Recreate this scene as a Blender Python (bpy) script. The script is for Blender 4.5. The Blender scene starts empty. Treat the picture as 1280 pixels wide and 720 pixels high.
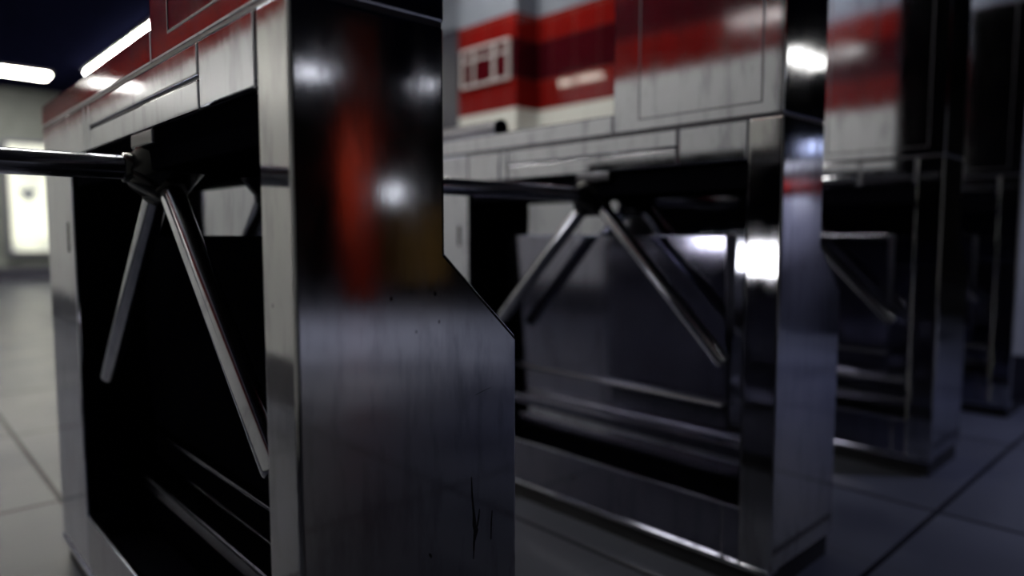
import bpy, bmesh, math, random
from mathutils import Vector, Matrix
random.seed(7)
D = bpy.data
COL = bpy.context.scene.collection
PI = math.pi

# ------------------------------------------------------------------ materials
def new_mat(name):
    m = D.materials.new(name); m.use_nodes = True
    nt = m.node_tree; nt.nodes.clear()
    out = nt.nodes.new('ShaderNodeOutputMaterial')
    b = nt.nodes.new('ShaderNodeBsdfPrincipled')
    nt.links.new(b.outputs[0], out.inputs[0])
    return m, nt, b

def N(nt, kind, **kw):
    n = nt.nodes.new(kind)
    for k, v in kw.items():
        if k.startswith('in_'):
            n.inputs[k[3:].replace('_', ' ')].default_value = v
        else:
            setattr(n, k, v)
    return n

def coords(nt, scale=(1, 1, 1), loc=(0, 0, 0), rnd=False):
    tc = nt.nodes.new('ShaderNodeTexCoord')
    mp = nt.nodes.new('ShaderNodeMapping')
    mp.inputs['Scale'].default_value = scale
    mp.inputs['Location'].default_value = loc
    nt.links.new(tc.outputs['Object'], mp.inputs['Vector'])
    return mp.outputs[0]

def ramp(nt, src, stops):
    r = nt.nodes.new('ShaderNodeValToRGB')
    cr = r.color_ramp
    while len(cr.elements) < len(stops):
        cr.elements.new(0.5)
    for e, (p, c) in zip(cr.elements, stops):
        e.position = p
        e.color = (c, c, c, 1) if not hasattr(c, '__len__') else (*c, 1)
    nt.links.new(src, r.inputs[0])
    return r.outputs[0]

def steel(name, base, r0, r1, bump=0.04, wave=0.0, spec_tint=None):
    """polished stainless steel with smudges, fine vertical wear and specks"""
    m, nt, b = new_mat(name)
    b.inputs['Metallic'].default_value = 1.0
    n1 = N(nt, 'ShaderNodeTexNoise', in_Scale=5.0, in_Detail=8.0, in_Roughness=0.7)
    nt.links.new(coords(nt, (1, 1, 0.7)), n1.inputs['Vector'])
    n2 = N(nt, 'ShaderNodeTexNoise', in_Scale=30.0, in_Detail=5.0, in_Roughness=0.65)
    nt.links.new(coords(nt, (1, 1, 0.22)), n2.inputs['Vector'])
    mx = N(nt, 'ShaderNodeMath', operation='ADD')
    mul = N(nt, 'ShaderNodeMath', operation='MULTIPLY'); mul.inputs[1].default_value = 0.45
    nt.links.new(n2.outputs[0], mul.inputs[0])
    mul1 = N(nt, 'ShaderNodeMath', operation='MULTIPLY'); mul1.inputs[1].default_value = 0.55
    nt.links.new(n1.outputs[0], mul1.inputs[0])
    nt.links.new(mul.outputs[0], mx.inputs[0]); nt.links.new(mul1.outputs[0], mx.inputs[1])
    nt.links.new(ramp(nt, mx.outputs[0], [(0.36, r0), (0.66, r1)]), b.inputs['Roughness'])
    # grime
    cr = N(nt, 'ShaderNodeMix', data_type='RGBA')
    cr.inputs[6].default_value = (*base, 1)
    cr.inputs[7].default_value = (base[0]*.62, base[1]*.62, base[2]*.64, 1)
    nt.links.new(ramp(nt, n2.outputs[0], [(0.50, 0.0), (0.72, 0.9)]), cr.inputs[0])
    # tiny dark specks
    v = N(nt, 'ShaderNodeTexVoronoi', in_Scale=38.0)
    nt.links.new(coords(nt, (1, 1, 0.8), (3.1, 1.7, 0.4)), v.inputs['Vector'])
    v2 = N(nt, 'ShaderNodeTexNoise', in_Scale=9.0)
    nt.links.new(coords(nt), v2.inputs['Vector'])
    sp = N(nt, 'ShaderNodeMath', operation='MULTIPLY')
    nt.links.new(ramp(nt, v.outputs['Distance'], [(0.05, 1.0), (0.10, 0.0)]), sp.inputs[0])
    nt.links.new(ramp(nt, v2.outputs[0], [(0.56, 0.0), (0.62, 1.0)]), sp.inputs[1])
    c2 = N(nt, 'ShaderNodeMix', data_type='RGBA')
    nt.links.new(sp.outputs[0], c2.inputs[0]); nt.links.new(cr.outputs[2], c2.inputs[6])
    c2.inputs[7].default_value = (0.09, 0.08, 0.09, 1)
    nt.links.new(c2.outputs[2], b.inputs['Base Color'])
    bp = N(nt, 'ShaderNodeBump', in_Strength=bump, in_Distance=0.002)
    nt.links.new(n2.outputs[0], bp.inputs['Height'])
    last = bp
    if wave:
        nw = N(nt, 'ShaderNodeTexNoise', in_Scale=4.0, in_Detail=1.0)
        nt.links.new(coords(nt, (1, 1, 1)), nw.inputs['Vector'])
        bw = N(nt, 'ShaderNodeBump', in_Strength=wave, in_Distance=0.01)
        nt.links.new(nw.outputs[0], bw.inputs['Height'])
        nt.links.new(bp.outputs[0], bw.inputs['Normal'])
        last = bw
    nt.links.new(last.outputs[0], b.inputs['Normal'])
    return m

def plain(name, base, rough=0.5, metal=0.0, noise=0.0, emis=None, estr=0.0, coat=0.0):
    m, nt, b = new_mat(name)
    b.inputs['Base Color'].default_value = (*base, 1)
    b.inputs['Roughness'].default_value = rough
    b.inputs['Metallic'].default_value = metal
    b.inputs['Coat Weight'].default_value = coat
    if noise:
        n = N(nt, 'ShaderNodeTexNoise', in_Scale=7.0, in_Detail=6.0)
        nt.links.new(coords(nt), n.inputs['Vector'])
        lo = tuple(max(0, c*(1-noise)) for c in base); hi = tuple(min(1, c*(1+noise)) for c in base)
        nt.links.new(ramp(nt, n.outputs[0], [(0.3, lo), (0.7, hi)]), b.inputs['Base Color'])
    if emis:
        b.inputs['Emission Color'].default_value = (*emis, 1)
        b.inputs['Emission Strength'].default_value = estr
    return m

def tiles(name, c1, c2, mortar, bw, bh, plane, rough=0.12, msize=0.004, off=(0, 0, 0), bump=0.12):
    """glazed wall tiles; plane 'yz' for walls along y, 'xz' for walls along x"""
    m, nt, b = new_mat(name)
    tc = nt.nodes.new('ShaderNodeTexCoord')
    sep = nt.nodes.new('ShaderNodeSeparateXYZ'); nt.links.new(tc.outputs['Object'], sep.inputs[0])
    cmb = nt.nodes.new('ShaderNodeCombineXYZ')
    nt.links.new(sep.outputs['Y' if plane == 'yz' else 'X'], cmb.inputs['X'])
    nt.links.new(sep.outputs['Z'], cmb.inputs['Y'])
    mp = nt.nodes.new('ShaderNodeMapping'); mp.inputs['Location'].default_value = off
    nt.links.new(cmb.outputs[0], mp.inputs['Vector'])
    br = N(nt, 'ShaderNodeTexBrick', offset=0.0, in_Scale=1.0, in_Mortar_Size=msize, in_Brick_Width=bw, in_Row_Height=bh)
    br.inputs['Mortar Smooth'].default_value = 0.1
    br.inputs['Color1'].default_value = (*c1, 1); br.inputs['Color2'].default_value = (*c2, 1)
    br.inputs['Mortar'].default_value = (*mortar, 1)
    nt.links.new(mp.outputs[0], br.inputs['Vector'])
    nt.links.new(br.outputs['Color'], b.inputs['Base Color'])
    b.inputs['Roughness'].default_value = rough
    bp = N(nt, 'ShaderNodeBump', in_Strength=bump, in_Distance=0.004)
    inv = N(nt, 'ShaderNodeMath', operation='SUBTRACT'); inv.inputs[0].default_value = 1.0
    nt.links.new(br.outputs['Fac'], inv.inputs[1]); nt.links.new(inv.outputs[0], bp.inputs['Height'])
    nt.links.new(bp.outputs[0], b.inputs['Normal'])
    return m

def floor_mat():
    m, nt, b = new_mat('floor_stone')
    def grid(size, ms, off):
        br = N(nt, 'ShaderNodeTexBrick', offset=0.0, in_Scale=1.0, in_Mortar_Size=ms, in_Brick_Width=size, in_Row_Height=size)
        br.inputs['Mortar Smooth'].default_value = 0.15
        br.inputs['Color1'].default_value = (0.0, 0, 0, 1); br.inputs['Color2'].default_value = (1, 1, 1, 1)
        nt.links.new(coords(nt, (1, 1, 1), off), br.inputs['Vector'])
        return br
    g1 = grid(0.8, 0.007, (-0.343+1.6, -0.508+1.6, 0))
    g2 = grid(0.4, 0.004, (-0.343+1.6, -0.508+1.6, 0))
    n = N(nt, 'ShaderNodeTexNoise', in_Scale=2.2, in_Detail=9.0, in_Roughness=0.6)
    nt.links.new(coords(nt), n.inputs['Vector'])
    base = ramp(nt, n.outputs[0], [(0.3, (0.043, 0.046, 0.064)), (0.7, (0.068, 0.073, 0.098))])
    v = N(nt, 'ShaderNodeMix', data_type='RGBA', blend_type='MULTIPLY'); v.inputs[0].default_value = 1
    nt.links.new(base, v.inputs[6])
    nt.links.new(ramp(nt, g2.outputs['Color'], [(0.0, 0.82), (1.0, 1.0)]), v.inputs[7])
    a = N(nt, 'ShaderNodeMix', data_type='RGBA')
    sc = N(nt, 'ShaderNodeMath', operation='MULTIPLY'); sc.inputs[1].default_value = 0.3
    nt.links.new(g2.outputs['Fac'], sc.inputs[0]); nt.links.new(sc.outputs[0], a.inputs[0])
    nt.links.new(v.outputs[2], a.inputs[6]); a.inputs[7].default_value = (0.04, 0.04, 0.05, 1)
    c = N(nt, 'ShaderNodeMix', data_type='RGBA')
    nt.links.new(g1.outputs['Fac'], c.inputs[0]); nt.links.new(a.outputs[2], c.inputs[6])
    c.inputs[7].default_value = (0.008, 0.008, 0.012, 1)
    nt.links.new(c.outputs[2], b.inputs['Base Color'])
    nt.links.new(ramp(nt, n.outputs[0], [(0.3, 0.28), (0.7, 0.44)]), b.inputs['Roughness'])
    nt.links.new(ramp(nt, g1.outputs['Fac'], [(0.0, 0.28), (1.0, 0.05)]), b.inputs['Specular IOR Level'])
    bp = N(nt, 'ShaderNodeBump', in_Strength=0.6, in_Distance=0.006)
    inv = N(nt, 'ShaderNodeMath', operation='SUBTRACT'); inv.inputs[0].default_value = 1.0
    nt.links.new(g1.outputs['Fac'], inv.inputs[1]); nt.links.new(inv.outputs[0], bp.inputs['Height'])
    nt.links.new(bp.outputs[0], b.inputs['Normal'])
    return m

def poster_mat():
    """backlit advertising sheet: pale yellow-white with soft grey patches"""
    m, nt, b = new_mat('backlit_poster')
    b.inputs['Base Color'].default_value = (0.5, 0.5, 0.45, 1)
    n = N(nt, 'ShaderNodeTexNoise', in_Scale=2.3, in_Detail=2.0)
    nt.links.new(coords(nt, (1, 1, 1), (0.3, 0, 0.55)), n.inputs['Vector'])
    nt.links.new(ramp(nt, n.outputs[0], [(0.36, (0.33, 0.36, 0.33)), (0.5, (0.85, 0.88, 0.72)), (0.7, (1.0, 1.0, 0.82))]), b.inputs['Emission Color'])
    b.inputs['Emission Strength'].default_value = POSTER
    return m

LAMP = 16.0
POSTER = 0.8
STEEL = steel('polished_steel', (0.54, 0.55, 0.64), 0.04, 0.12, 0.03, 0.05)
STEEL_FRONT = steel('worn_end_steel', (0.53, 0.53, 0.56), 0.03, 0.135, 0.03, 0.012)
STEEL_PANEL = steel('thin_steel_sheet', (0.56, 0.57, 0.65), 0.04, 0.11, 0.03, 0.07)
STEEL_BACK = steel('mirror_back_steel', (0.46, 0.47, 0.54), 0.03, 0.08, 0.01)
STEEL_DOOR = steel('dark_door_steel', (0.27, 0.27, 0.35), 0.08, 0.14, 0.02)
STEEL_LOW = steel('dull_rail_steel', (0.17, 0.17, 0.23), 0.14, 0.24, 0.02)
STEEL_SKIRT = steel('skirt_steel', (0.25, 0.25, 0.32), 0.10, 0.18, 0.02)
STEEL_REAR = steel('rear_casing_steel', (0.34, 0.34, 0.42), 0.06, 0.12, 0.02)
ARM = steel('chrome_arm_steel', (0.56, 0.57, 0.64), 0.14, 0.22, 0.02)
DARKM = plain('black_enamel_and_shade', (0.003, 0.003, 0.005), 0.5, 0.0)  # black enamel; also shade painted into recess linings and the nearest door
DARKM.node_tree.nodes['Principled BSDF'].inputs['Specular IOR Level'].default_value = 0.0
HUBM = plain('blackened_hub_metal', (0.008, 0.008, 0.011), 0.22, 0.4)
SEAM = plain('seam_shadow_steel', (0.10, 0.10, 0.12), 0.35, 1.0)
BOLT = plain('bolt_steel', (0.62, 0.62, 0.68), 0.25, 1.0)
SCR = plain('scratch_grime', (0.012, 0.012, 0.014), 0.7)
PLINTH = plain('black_plinth', (0.010, 0.010, 0.014), 0.5)

# ------------------------------------------------------------------ mesh helpers
def link(o, parent=None):
    COL.objects.link(o)
    if parent is not None: o.parent = parent
    return o

def obj(name, bm, mat, parent=None, smooth=False, loc=None):
    me = D.meshes.new(name)
    bmesh.ops.recalc_face_normals(bm, faces=bm.faces)
    bm.to_mesh(me); bm.free()
    me.materials.append(mat)
    if smooth:
        me.shade_smooth() if hasattr(me, 'shade_smooth') else None
        for p in me.polygons: p.use_smooth = True
    o = D.objects.new(name, me)
    if loc: o.location = loc
    return link(o, parent)

def merge(bm, other):
    me = D.meshes.new('tmp'); other.to_mesh(me); other.free()
    bm.from_mesh(me); D.meshes.remove(me)

def box(bm, x0, x1, y0, y1, z0, z1, bev=0.0, seg=2):
    b = bmesh.new()
    vs = [b.verts.new((x, y, z)) for x in (x0, x1) for y in (y0, y1) for z in (z0, z1)]
    for f in ((0, 1, 3, 2), (4, 6, 7, 5), (0, 4, 5, 1), (2, 3, 7, 6), (0, 2, 6, 4), (1, 5, 7, 3)):
        b.faces.new([vs[i] for i in f])
    bmesh.ops.recalc_face_normals(b, faces=b.faces)
    if bev: bmesh.ops.bevel(b, geom=list(b.edges), offset=bev, segments=seg, profile=0.5, affect='EDGES')
    merge(bm, b)

def frame(bm, plane, a0, a1, b0, b1, t, d0, d1):
    """rectangular ring of bar width t; plane 'yz' (depth along x) or 'xz' (depth along y)"""
    def P(a, b, d): return (d, a, b) if plane == 'yz' else (a, d, b)
    o = [(a0, b0), (a1, b0), (a1, b1), (a0, b1)]; i = [(a0+t, b0+t), (a1-t, b0+t), (a1-t, b1-t), (a0+t, b1-t)]
    V = {(k, d): [bm.verts.new(P(a, b, dd)) for a, b in pts] for k, pts in (('o', o), ('i', i)) for d, dd in ((0, d0), (1, d1))}
    for j in range(4):
        n = (j+1) % 4
        bm.faces.new((V['o', 0][j], V['o', 0][n], V['i', 0][n], V['i', 0][j]))
        bm.faces.new((V['o', 1][j], V['o', 1][n], V['i', 1][n], V['i', 1][j]))
        bm.faces.new((V['o', 0][j], V['o', 0][n], V['o', 1][n], V['o', 1][j]))
        bm.faces.new((V['i', 0][j], V['i', 0][n], V['i', 1][n], V['i', 1][j]))

def prism(bm, prof, y0, y1, bev=0.0, seg=3):
    """profile in x,z extruded along y"""
    b = bmesh.new()
    a = [b.verts.new((x, y0, z)) for x, z in prof]; c = [b.verts.new((x, y1, z)) for x, z in prof]
    n = len(prof)
    b.faces.new(a); b.faces.new(c[::-1])
    for i in range(n): b.faces.new((a[i], c[i], c[(i+1) % n], a[(i+1) % n]))
    bmesh.ops.recalc_face_normals(b, faces=b.faces)
    if bev: bmesh.ops.bevel(b, geom=list(b.edges), offset=bev, segments=seg, profile=0.5, affect='EDGES')
    merge(bm, b)

def rod(bm, p0, p1, r0, r1=None, seg=28, cap=0.0):
    """rod with optional rounded ends"""
    p0 = Vector(p0); p1 = Vector(p1); r1 = r0 if r1 is None else r1
    d = (p1-p0).normalized(); L = (p1-p0).length
    u = d.orthogonal().normalized(); v = d.cross(u)
    st = []
    if cap:
        for k in range(4):
            t = k/4*PI/2; st.append((cap*(1-math.sin(t)) if False else cap*(1-math.cos(PI/2-t)), r0-cap+cap*math.sin(t)))
        st = [(cap*(1-math.cos(k/4*PI/2)) , r0-cap+cap*math.sin(k/4*PI/2)) for k in range(5)]
        st = [(cap-cap*math.cos(k/4*PI/2), r0-cap+cap*math.sin(k/4*PI/2)) for k in range(5)]
        st2 = [(L-a, r1-r0+b) for a, b in reversed(st)]
        st = st+st2
    else:
        st = [(0, r0), (L, r1)]
    rings = []
    for a, r in st:
        rings.append([bm.verts.new(p0+d*a+(u*math.cos(2*PI*i/seg)+v*math.sin(2*PI*i/seg))*r) for i in range(seg)])
    for A, B in zip(rings, rings[1:]):
        for i in range(seg): bm.faces.new((A[i], A[(i+1) % seg], B[(i+1) % seg], B[i]))
    bm.faces.new(rings[0][::-1]); bm.faces.new(rings[-1])

def tag(o, label=None, cat=None, group=None, kind=None):
    if label: o['label'] = label
    if cat: o['category'] = cat
    if group: o['group'] = group
    if kind: o['kind'] = kind
    return o

def empty(name, loc):
    e = D.objects.new(name, None); e.location = loc; e.empty_display_size = 0.1
    return link(e)

def struct(name, bm, mat, label=None):
    o = obj(name, bm, mat); o['kind'] = 'structure'
    if label: o['label'] = label
    return o

# ------------------------------------------------------------------ turnstile dimensions (metres)
# local x: across, 0 = side with the arms; local y: 0 = near end; z up
WT, WB, LEN = 0.174, 0.280, 1.144
NF, FF = 0.070, 0.905
HJ, HLOW, HEAD = 0.9195, 0.9645, 1.76
STEP = 0.395
RX = 0.120          # depth of the recess
HUB = Vector((0.036, 0.484, 0.792))
ARM_R, ARM_L = 0.0168, 0.5045
PROFILE = [(0, .048), (0, .917), (WT, .917), (WT, .678), (WB, .577), (WB, .048)]

def make_turnstile(label):
    root = empty('turnstile', (0, 0, 0))
    tag(root, label, 'turnstile', 'row of four steel turnstiles')
    bm = bmesh.new(); prism(bm, PROFILE, 0, NF, 0.0045, 4); 
    post = obj('end_post', bm, STEEL_FRONT, root)
    bm = bmesh.new(); prism(bm, PROFILE, FF, LEN, 0.0028); far = obj('end_post', bm, STEEL, root)
    bm = bmesh.new(); box(bm, -0.0006, 0.004, FF+0.034, FF+0.046, 0.665, 0.722, 0.0004, 1)
    obj('lock_slot', bm, DARKM, far)
    # casing behind the recess, with the sloping shoulder
    bm = bmesh.new()
    prism(bm, [(RX+.004, .048), (RX+.004, .840), (WT, .840), (WT, .678), (WB, .577), (WB, .048)], NF-.001, FF+.001, 0.0)
    obj('rear_casing', bm, STEEL_REAR, root)
    k = .0015
    bm = bmesh.new(); box(bm, WT-.003, WT+k, .006, LEN-.006, .682, .914, .0006, 1); obj('upper_rear_cover', bm, DARKM, root)
    bm = bmesh.new(); prism(bm, [(WT-.003, .676), (WT+k, .678+k), (WB+k, .5775+k), (WB-.003, .572)], .006, LEN-.006, .0005, 1); obj('shoulder_plate', bm, STEEL, root)
    bm = bmesh.new(); box(bm, WB-.003, WB+k, .006, LEN-.006, .056, .572, .0006, 1); obj('lower_rear_cover', bm, STEEL_REAR, root)
    # recess: mirror-bright back sheet, inner end linings, access door and rails
    bm = bmesh.new(); box(bm, RX, RX+.004, NF, FF, .12, .842); obj('back_panel', bm, STEEL_BACK, root)
    bm = bmesh.new(); box(bm, .006, RX, NF-.0005, NF+.0035, .16, .835); obj('recess_lining', bm, DARKM, root)  # steel recess ends: their shade is painted in as black
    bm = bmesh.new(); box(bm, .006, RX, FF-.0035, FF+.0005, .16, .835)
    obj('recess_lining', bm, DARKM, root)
    bm = bmesh.new()
    b = bmesh.new(); y0, y1 = .165, .86
    pts = [(.116, .262), (.096, .697), (RX, .697), (RX, .262)]
    prism(bm, pts, y0, y1, 0.0025, 2)
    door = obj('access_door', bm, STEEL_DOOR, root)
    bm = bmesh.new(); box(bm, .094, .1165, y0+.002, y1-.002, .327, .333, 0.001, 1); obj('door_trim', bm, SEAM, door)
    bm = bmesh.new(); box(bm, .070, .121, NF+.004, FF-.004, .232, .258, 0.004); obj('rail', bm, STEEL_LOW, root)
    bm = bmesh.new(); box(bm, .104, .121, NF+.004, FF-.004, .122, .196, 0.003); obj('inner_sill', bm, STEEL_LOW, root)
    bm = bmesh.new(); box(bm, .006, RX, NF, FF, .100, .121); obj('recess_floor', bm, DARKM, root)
    # lower side skirt
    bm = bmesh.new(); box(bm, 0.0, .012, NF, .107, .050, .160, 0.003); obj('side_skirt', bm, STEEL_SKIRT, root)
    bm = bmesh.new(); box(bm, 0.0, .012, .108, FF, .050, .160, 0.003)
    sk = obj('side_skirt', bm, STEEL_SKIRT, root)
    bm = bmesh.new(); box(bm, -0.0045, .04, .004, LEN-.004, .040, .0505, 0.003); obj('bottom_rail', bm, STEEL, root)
    bm = bmesh.new(); rod(bm, (-.0008, .503, .108), (.003, .503, .108), .0045, seg=16); obj('screw_hole', bm, DARKM, sk)
    bm = bmesh.new(); box(bm, .008, WB-.008, .008, LEN-.008, 0, .048); obj('plinth', bm, PLINTH, root)
    # beam over the recess: dark carrier with separate steel cover sheets
    bm = bmesh.new(); box(bm, .004, WT-.001, NF-.001, FF+.001, .8405, .9165); beam = obj('beam', bm, SEAM, root)
    def cover(*r):
        bm = bmesh.new(); box(bm, -.0008, .006, r[0], r[1], r[2], r[3], 0.0028); obj('cover_sheet', bm, STEEL_PANEL, beam)
    cover(.0725, .2235, .8405, .9155)
    cover(.2275, .740, .8785, .9155)
    cover(.2275, .740, .8405, .8745)
    cover(.744, .771, .8405, .9155)
    cover(.775, .9025, .8405, .9155)
    # drive housing under the beam and its little bracket
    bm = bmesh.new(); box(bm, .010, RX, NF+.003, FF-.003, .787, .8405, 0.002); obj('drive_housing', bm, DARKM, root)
    # low and tall heads
    bm = bmesh.new(); box(bm, 0.0015, WT-.0015, .003, LEN-.003, .9165, .9215); obj('joint_strip', bm, SEAM, root)
    bm = bmesh.new(); box(bm, 0, WT, STEP+.0015, LEN, .9212, HLOW, 0.003); lo = obj('low_head', bm, STEEL_PANEL, root)
    bm = bmesh.new(); box(bm, WT-.003, WT+.0012, STEP+.006, LEN-.005, .926, HLOW-.004, .0006, 1); obj('rear_cover', bm, DARKM, lo)
    bm = bmesh.new(); box(bm, 0, WT, 0, STEP, .9212, HEAD, 0.003); head = obj('tall_head', bm, STEEL_PANEL, root)
    bm = bmesh.new()
    box(bm, WT-.003, WT+.0012, .004, STEP-.004, .926, HEAD-.006, .001, 1); obj('rear_cover', bm, DARKM, head)
    bm = bmesh.new()
    y0, y1, z0, z1, t = .043, .326, .944, 1.62, .0028
    frame(bm, 'yz', y0, y1, z0, z1, t, -.0007, .002)
    obj('panel_groove', bm, SEAM, head)
    # tripod
    th = math.atan(math.sqrt(2)); 
    axis = Vector((-math.cos(th), 0, -math.sin(th)))
    dirs = [Vector((-1, 0, 0)), Vector((0, -math.sqrt(.5), -math.sqrt(.5))), Vector((0, math.sqrt(.5), -math.sqrt(.5)))]
    bm = bmesh.new()
    rod(bm, HUB-axis*.045, HUB+axis*.030, .050, .043, 32, 0.0)
    rod(bm, HUB+axis*.030, HUB+axis*.044, .043, .026, 32, 0.0)
    rod(bm, HUB-axis*.085, HUB-axis*.045, .034, .034, 24, 0.0)
    hub = obj('hub', bm, HUBM, root, True)
    u = axis.orthogonal().normalized(); v = axis.cross(u)
    for k in range(6):
        a = 2*PI*k/6+.3
        c = HUB+(u*math.cos(a)+v*math.sin(a))*.043
        bm = bmesh.new(); rod(bm, c-axis*.030, c-axis*.052, .0065, .0065, 6, 0.0)
        obj('bolt', bm, BOLT, hub)
    bm = bmesh.new(); box(bm, .000, .030, .405, .505, .820, .8395, 0.003); obj('bracket', bm, SEAM, root)
    for d in dirs:
        bm = bmesh.new(); rod(bm, HUB+d*.028, HUB+d*ARM_L, ARM_R, None, 32, .006); a_ = obj('arm', bm, ARM, root, True)
        bm = bmesh.new(); rod(bm, HUB+d*.018, HUB+d*.052, .0225, .0205, 28); obj('collar', bm, HUBM, a_, True)
    return root

def copy_tree(o, parent=None):
    c = o.copy(); COL.objects.link(c); c.parent = parent
    for ch in list(o.children): copy_tree(ch, c)
    return c

L0 = 0.5958
XS = [0.2846, 1.2343, 2.1971, 3.1329]
LABELS = ['nearest steel turnstile, its sharp worn end plate filling the left half',
          'second steel turnstile from the left, tall head mirroring red and white tiles',
          'third steel turnstile, half hidden behind the second one',
          'farthest turnstile, dark and blurred at the right edge beside the side wall']
t1 = make_turnstile(LABELS[0])
roots = [t1]
for k in range(1, 4):
    c = copy_tree(t1); c['label'] = LABELS[k]; roots.append(c)
for r, x in zip(roots, XS): r.location = (x, L0, 0)
# nearest one: dark reflections in its recess painted into door, rail and sill
INNER = steel('dark_reflection_inner_steel', (0.05, 0.05, 0.075), 0.14, 0.2, 0.02)
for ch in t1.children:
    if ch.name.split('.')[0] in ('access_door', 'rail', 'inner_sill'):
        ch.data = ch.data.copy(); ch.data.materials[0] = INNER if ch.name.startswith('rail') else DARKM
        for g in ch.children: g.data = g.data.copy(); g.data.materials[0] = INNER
# scratches on the end plate of the first one only
def scratch(pts, w):
    bm = bmesh.new()
    for (x0, z0, w0), (x1, z1, w1) in zip(pts, pts[1:]):
        a = bm.verts.new((x0-w0*w, -.0004, z0)); b = bm.verts.new((x0+w0*w, -.0004, z0))
        c = bm.verts.new((x1+w1*w, -.0004, z1)); d = bm.verts.new((x1-w1*w, -.0004, z1))
        e = [bm.verts.new((q.co.x, .0004, q.co.z)) for q in (a, b, c, d)]
        bm.faces.new((a, b, c, d)); bm.faces.new(e[::-1])
        q = (a, b, c, d)
        for i in range(4): bm.faces.new((q[i], q[(i+1) % 4], e[(i+1) % 4], e[i]))
    o = obj('scratch', bm, SCR, t1); return o
scratch([(.2085, .423, .3), (.2095, .400, 1), (.2118, .380, 1.2), (.2128, .365, 2.4), (.2150, .358, 3.0), (.2120, .345, 1.2), (.2110, .325, .3)], .0011)
scratch([(.2205, .382, .3), (.2190, .372, 1), (.2170, .362, .8)], .0010)
scratch([(.2400, .375, .3), (.2385, .360, 1), (.2380, .340, .3)], .0008)
scratch([(.0900, .318, .4), (.0915, .314, 1.5), (.0930, .310, .4)], .0012)
scratch([(.1490, .352, .4), (.1500, .349, 1.5), (.1510, .346, .4)], .0011)
scratch([(.2150, .517, .3), (.2270, .520, 1.0), (.2400, .5225, .3)], .0006)

# cylindrical reader on the low head of the second turnstile
e = empty('cylindrical_scanner', (XS[1], L0, HLOW))
tag(e, 'small dark grey cylinder lying on the low head of the second turnstile', 'scanner')
bm = bmesh.new(); rod(bm, (.060, .835, .0250), (.060, 1.10, .0250), .0235, None, 28, .003); bd = obj('scanner_body', bm, plain('scanner_grey', (.13, .13, .16), .3, .3), e, True)
bm = bmesh.new(); rod(bm, (.060, .829, .0250), (.060, .838, .0250), .0245, None, 28, .002); obj('end_cap', bm, DARKM, e, True)
bm = bmesh.new(); box(bm, .047, .073, .86, 1.09, 0, .006, .001); obj('mounting_foot', bm, STEEL, e)

# ------------------------------------------------------------------ the hall
WL, WR = -0.65, 3.46
YB, YF = -12.0, 12.7
CEIL = 2.85
XE = 12.0
FLOOR = floor_mat()
bm = bmesh.new(); box(bm, WL-.2, XE, YB, YF+.2, -.1, 0); struct('floor', bm, FLOOR)
CM = plain('dark_ceiling', (.006, .007, .022), .8, 0, .25); CM.node_tree.nodes['Principled BSDF'].inputs['Specular IOR Level'].default_value = 0.0
bm = bmesh.new(); box(bm, WL-.2, XE, YB, YF+.2, CEIL, CEIL+.1); struct('ceiling', bm, CM)
PLASTER = plain('grey_plaster', (.21, .235, .30), .8, 0, .12)
DADO = tiles('white_wall_panels', (.79, .805, .79), (.76, .775, .76), (.52, .52, .50), .62, 1.6, 'yz', .22, .003, (0.1, 0, 0), .1)
DADO_X = tiles('white_wall_panels_side', (.79, .805, .79), (.76, .775, .76), (.52, .52, .50), .62, 1.6, 'xz', .22, .003, (0.1, 0, 0), .1)
RED = ((.21, .009, .008), (.18, .008, .007))
REDD = ((.055, .004, .008), (.045, .003, .007))  # dark ceiling mirrored in the glossy red tiles, painted in as maroon
def redm(pl, sfx): return (tiles('red_tiles'+sfx, *RED, (.22, .05, .045), .21, .2, pl, .05, .004, (.045, -.15, 0)),
                           tiles('red_tiles_dark_reflection'+sfx, *REDD, (.10, .025, .03), .21, .26, pl, .05, .004, (.045, -.19, 0)))
RY, MY = redm('yz', ''); RXm, MX = redm('xz', '_end')
BASE = plain('dark_skirting', (.03, .03, .045), .35)
def banded(name, x0, x1, y0, y1, thin, mats, ztop=CEIL):
    """wall of stacked bands: skirting, white panels, red tiles with a dark reflection painted in as maroon, plaster"""
    bands = [(0, .20, mats['base'], 'skirting'), (.20, 1.548, mats['dado'], 'white_panelling'), (1.548, 1.75, mats['red'], 'lower_red_band'),
             (1.75, 2.01, mats['dark_refl'], 'dark_reflection_band'), (2.01, 2.18, mats['red'], 'upper_red_band')]
    bm = bmesh.new(); box(bm, x0, x1, y0, y1, 2.18, ztop)
    w = struct(name, bm, PLASTER)
    for z0, z1, m, n in bands:
        bm = bmesh.new(); box(bm, x0, x1, y0, y1, z0, z1); obj(n, bm, m, w)
    return w
MYZ = dict(base=BASE, dado=DADO, red=RY, dark_refl=MY); MXZ = dict(base=BASE, dado=DADO_X, red=RXm, dark_refl=MX)
banded('wall_left', WL-.15, WL, YB, YF, 0, MYZ)
banded('wall_right', WR, WR+.15, 0.45, 4.05, 0, MYZ)
# pilaster: own object, faces toward the aisle and toward the camera
def pil():
    w = banded('trim_1', 3.25, WR, 3.44, 4.05, 0, MYZ)
    return w
pil()
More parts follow.
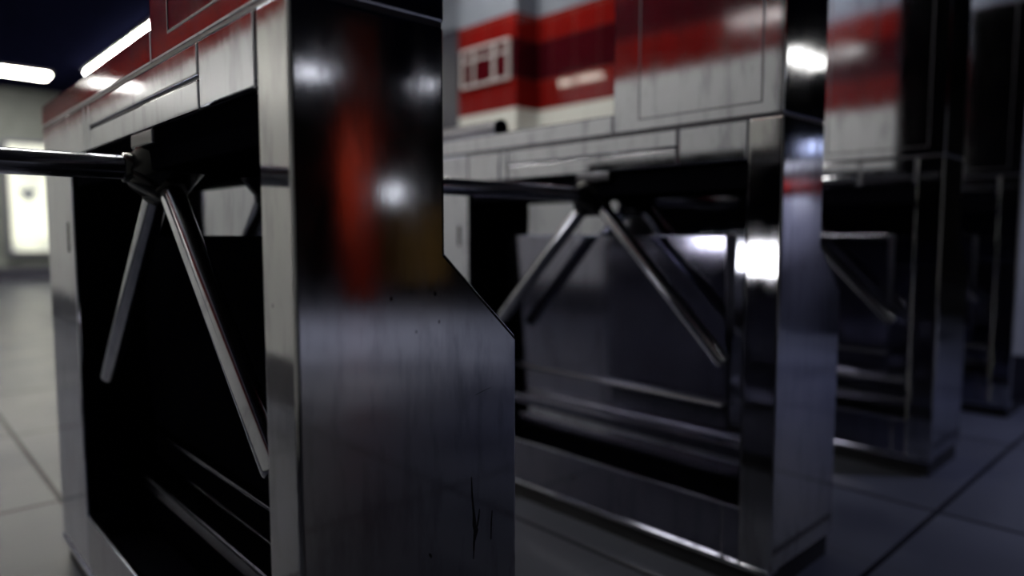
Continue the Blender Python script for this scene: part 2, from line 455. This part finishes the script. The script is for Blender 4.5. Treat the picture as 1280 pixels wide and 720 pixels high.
# white framed window let into the pilaster's dark reflection band
FRAME = plain('white_window_frame', (.60, .57, .60), .4)
bm = bmesh.new(); box(bm, 3.238, 3.249, 3.50, 3.98, 1.762, 2.0); wn = struct('window_1', bm, plain('dark_red_glass', (.07, .004, .008), .04))
bm = bmesh.new(); frame(bm, 'yz', 3.49, 4.0, 1.745, 2.015, .018, 3.228, 3.2485); obj('window_frame', bm, FRAME, wn)
for a in ((3.508, 3.98, 1.925, 1.940), (3.635, 3.660, 1.763, 1.997), (3.86, 3.875, 1.763, 1.997)):
    bm = bmesh.new(); box(bm, 3.230, 3.2485, *a); obj('glazing_bar', bm, FRAME, wn)
# dark doorway beyond the pilaster, then the wall goes on
bm = bmesh.new(); box(bm, WR+.02, WR+.08, 4.05, 5.2, 0, 2.3); d1 = struct('door_1', bm, plain('dark_blue_door', (.02, .022, .05), .4))
bm = bmesh.new(); box(bm, WR+.0, WR+.02, 4.95, 5.03, .95, 1.12, .004); obj('door_handle', bm, BOLT, d1)
bm = bmesh.new(); box(bm, WR, WR+.15, 4.05, 5.2, 2.3, CEIL); struct('trim_2', bm, PLASTER)
banded('wall_right_far', WR, WR+.15, 5.2, YF, 0, MYZ)
# far wall
FARW = plain('far_grey_wall', (.15, .165, .16), .6, 0, .15)
bm = bmesh.new(); box(bm, WL-.15, WR+.15, YF, YF+.2, 0, CEIL); struct('wall_far', bm, FARW)
bm = bmesh.new(); box(bm, WL, WR, YF-.03, YF, 0, .2); struct('baseboard_far', bm, plain('dark_blue_base', (.03, .03, .05), .5))
# hall behind the camera
BACKW = plain('back_hall_wall', (.010, .009, .012), .7, 0, .2)
bm = bmesh.new(); box(bm, WL-.2, XE, YB-.2, YB, 0, CEIL); struct('wall_back', bm, BACKW)
bm = bmesh.new(); box(bm, XE, XE+.2, YB, .45, 0, CEIL); struct('wall_hall_side', bm, BACKW)
bm = bmesh.new(); box(bm, WR+.15, XE, .45, .60, 0, CEIL); struct('wall_hall_front', bm, BACKW)

# backlit poster case on the far wall
e = empty('poster_case', (1.86, YF, .38)); tag(e, 'tall backlit white poster case glowing on the far wall at the left edge', 'light box')
bm = bmesh.new()
frame(bm, 'xz', -.31, .31, 0, 1.70, .055, -.12, 0)
obj('case_frame', bm, plain('case_grey', (.10, .10, .14), .4, .3), e)
bm = bmesh.new(); box(bm, -.262, .262, -.10, -.02, .055, 1.645); obj('backlit_sheet', bm, poster_mat(), e)
bm = bmesh.new()
b = [bm.verts.new(v) for v in ((-.16, -.104, .98), (.10, -.104, .98), (-.02, -.104, .80))]
c = [bm.verts.new((v.co.x, -.10, v.co.z)) for v in b]
bm.faces.new(b); bm.faces.new(c[::-1])
for i in range(3): bm.faces.new((b[i], b[(i+1) % 3], c[(i+1) % 3], c[i]))
obj('printed_mark', bm, plain('print_blue', (.06, .08, .14), .5), e)

# ------------------------------------------------------------------ lamps
EM = {}
def emitter(s, col=(1.0, .97, .85)):
    k = (s, col)
    if k not in EM: EM[k] = plain('lamp_glow', (.8, .8, .8), .5, 0, 0, col, s)
    return EM[k]
LB = plain('lamp_housing_grey', (.25, .25, .27), .5, .2)
def lamp(x, y, lx, ly, s, label, z=CEIL, col=(1.0, .97, .85), group=None):
    e = empty('ceiling_lamp', (x, y, z)); tag(e, label, 'lamp', group)
    bm = bmesh.new(); box(bm, -lx/2-.02, lx/2+.02, -ly/2-.02, ly/2+.02, -.035, 0, .003); obj('housing', bm, LB, e)
    bm = bmesh.new(); box(bm, -lx/2, lx/2, -ly/2, ly/2, -.055, -.034, .008); obj('diffuser', bm, emitter(s, col), e)
    return e
lamp(2.30, 8.9, .13, 3.3, LAMP*4, 'long ceiling tube lamp running away behind the nearest turnstile')
lamp(1.25, 11.2, 1.35, .28, LAMP*2.4, 'crosswise ceiling tube lamp at the far left end of the hall')
lamp(-.35, 6.78, .13, .42, LAMP, 'short ceiling tube by the left wall, farther one of the pair')
lamp(-.35, 6.25, .13, .42, LAMP, 'short ceiling tube by the left wall, nearer one of the pair')
for y, l in ((2.45, 'added wall-side tube nearest the camera, brightening the left wall'), (3.75, 'added wall-side tube, second from the camera, brightening the left wall'), (5.05, 'added wall-side tube, third from the camera, brightening the left wall')):
    lamp(-.38, y, .13, 1.1, LAMP*(1.6 if y < 3 else 3.2), l, group='unseen ceiling tubes added to brighten the left wall')  # tubes added out of view to brighten the left wall
def downlight(x, y, power, label, col, angle=68):  # unseen spots, added to shape light pools on the hall floor and lift the column
    e = empty('added_downlight', (x, y, CEIL)); tag(e, label, 'lamp', 'unseen downlights added to light the dark hall')
    bm = bmesh.new(); rod(bm, (0, 0, -.03), (0, 0, 0), .12, .13, 32); obj('housing', bm, LB, e)
    bm = bmesh.new(); rod(bm, (0, 0, -.034), (0, 0, -.029), .085, None, 28); obj('lens', bm, emitter(1.5, col), e)
    l = D.lights.new('downlight_beam', 'SPOT'); l.energy = power; l.color = col; l.spot_size = math.radians(angle); l.spot_blend = 1.0; l.shadow_soft_size = .08
    o = D.objects.new('downlight_beam', l); o.location = (0, 0, -.045); link(o, e)
downlight(2.4, -3.0, 1100, 'round downlight added to light the floor mirrored in the nearest end plate', (1.0, .99, .95), 84)
downlight(2.3, -4.3, 260, 'round downlight added to brighten the red column', (1.0, .93, .85), 130)
downlight(3.1, -.45, 260, 'round downlight added to brighten the floor in front of the third turnstile', (.66, .70, 1.0), 95)
downlight(4.7, -1.6, 330, 'round downlight added to light the floor mirrored in the second end plate', (.80, .83, 1.0), 90)
lamp(2.74, 3.45, .13, .55, LAMP*2.4, 'short ceiling tube near the right wall, over the third turnstile')
lamp(.56, 2.35, .30, .75, LAMP*1.3, 'ceiling panel lamp above the nearest turnstile, mirrored as a glare patch')
lamp(8.45, -2.65, 1.1, .38, LAMP*.25, 'wide ceiling lamp of the dark hall behind the camera')
lamp(4.4, -7.4, .5, .5, 2.2, 'ceiling lamp far back in the dark hall', col=(.9, .92, 1.0))
lamp(5.95, -7.0, .28, .28, 2.5, 'small square ceiling lamp mirrored near the top of the nearest end plate', col=(.9, .92, 1.0))
# red column, brown cabinet, round lamp: seen as reflections in the nearest end plate
bm = bmesh.new(); rod(bm, (0, 0, 0), (0, 0, CEIL), .20, None, 40, 0); o = obj('round_column', bm, plain('red_column_paint', (.62, .045, .010), .6), None, True, (3.80, -5.2, 0))
tag(o, 'round red column mirrored in the nearest turnstile end plate', 'column')
e = empty('ticket_cabinet', (4.75, -5.6, 0)); tag(e, 'brown cabinet mirrored as an ochre blur in the nearest end plate', 'cabinet')
BR = plain('ochre_brown', (.42, .25, .07), .5, 0, .2)
bm = bmesh.new(); box(bm, -.35, .35, -.25, .25, .12, .98, .02); cb = obj('body', bm, BR, e)
bm = bmesh.new(); box(bm, -.37, .37, -.27, .27, .98, 1.03, .008); obj('top', bm, BR, e)
bm = bmesh.new(); box(bm, -.32, .32, -.22, .22, 0, .12); obj('base', bm, PLINTH, e)
e = empty('globe_lamp', (6.0, -7.9, 0)); tag(e, 'round lamp on a thin post mirrored as a white glow in the nearest end plate', 'lamp')
bm = bmesh.new(); rod(bm, (0, 0, .02), (0, 0, 1.22), .025, None, 20); obj('post', bm, DARKM, e, True)
bm = bmesh.new(); rod(bm, (0, 0, 0), (0, 0, .02), .14, .12, 28); obj('foot', bm, DARKM, e)
bm = bmesh.new(); bmesh.ops.create_uvsphere(bm, u_segments=24, v_segments=16, radius=.15, matrix=Matrix.Translation((0, 0, 1.33))); obj('globe', bm, emitter(1.8, (.9, .93, 1.0)), e, True)

e = empty('banded_bollard', (5.0, -1.0, 0)); tag(e, 'red and white banded bollard mirrored in the end plate of the second turnstile', 'bollard')
WH = plain('bollard_white', (.75, .75, .78), .4); RD = plain('bollard_red', (.5, .02, .015), .4)
for n, z0, z1, m in (('lower_sleeve', 0, .96, plain('bollard_grey', (.25, .25, .32), .4)), ('red_band', .96, 1.07, RD), ('white_band', 1.07, 1.20, WH)):
    bm = bmesh.new(); rod(bm, (0, 0, z0), (0, 0, z1), .22, None, 32); obj(n, bm, m, e, True)
bm = bmesh.new(); rod(bm, (0, 0, 1.20), (0, 0, 1.26), .10, .08, 24); obj('cap', bm, DARKM, e, True)
bm = bmesh.new(); rod(bm, (0, 0, 1.26), (0, 0, 1.36), .07, None, 24, .02); obj('beacon', bm, emitter(1.6, (.5, .6, 1.0)), e, True)

# ------------------------------------------------------------------ world
w = D.worlds.new('world'); bpy.context.scene.world = w; w.use_nodes = True
w.node_tree.nodes['Background'].inputs[0].default_value = (.12, .14, .35, 1)
w.node_tree.nodes['Background'].inputs[1].default_value = .05

# ------------------------------------------------------------------ camera
cam = D.cameras.new('camera'); co = D.objects.new('camera', cam); COL.objects.link(co)
yaw, pitch = 0.7514, -0.0781
co.location = (0, 0, 0.7)
co.rotation_euler = (PI/2+pitch, 0, -yaw)
cam.sensor_width = 36; cam.lens = 864.97/1280*36
cam.clip_start = .02
cam.dof.use_dof = True; cam.dof.focus_distance = 0.84; cam.dof.aperture_fstop = 1.55
sc = bpy.context.scene
sc.camera = co
sc.view_settings.view_transform = 'Standard'; sc.view_settings.look = 'None'
sc.view_settings.exposure = 0.22; sc.view_settings.gamma = 1.0
sc.view_settings.use_curve_mapping = False
sc.cycles.max_bounces = 14; sc.cycles.glossy_bounces = 10; sc.cycles.diffuse_bounces = 4
sc.cycles.use_denoising = True
sc.cycles.sample_clamp_indirect = 6.0
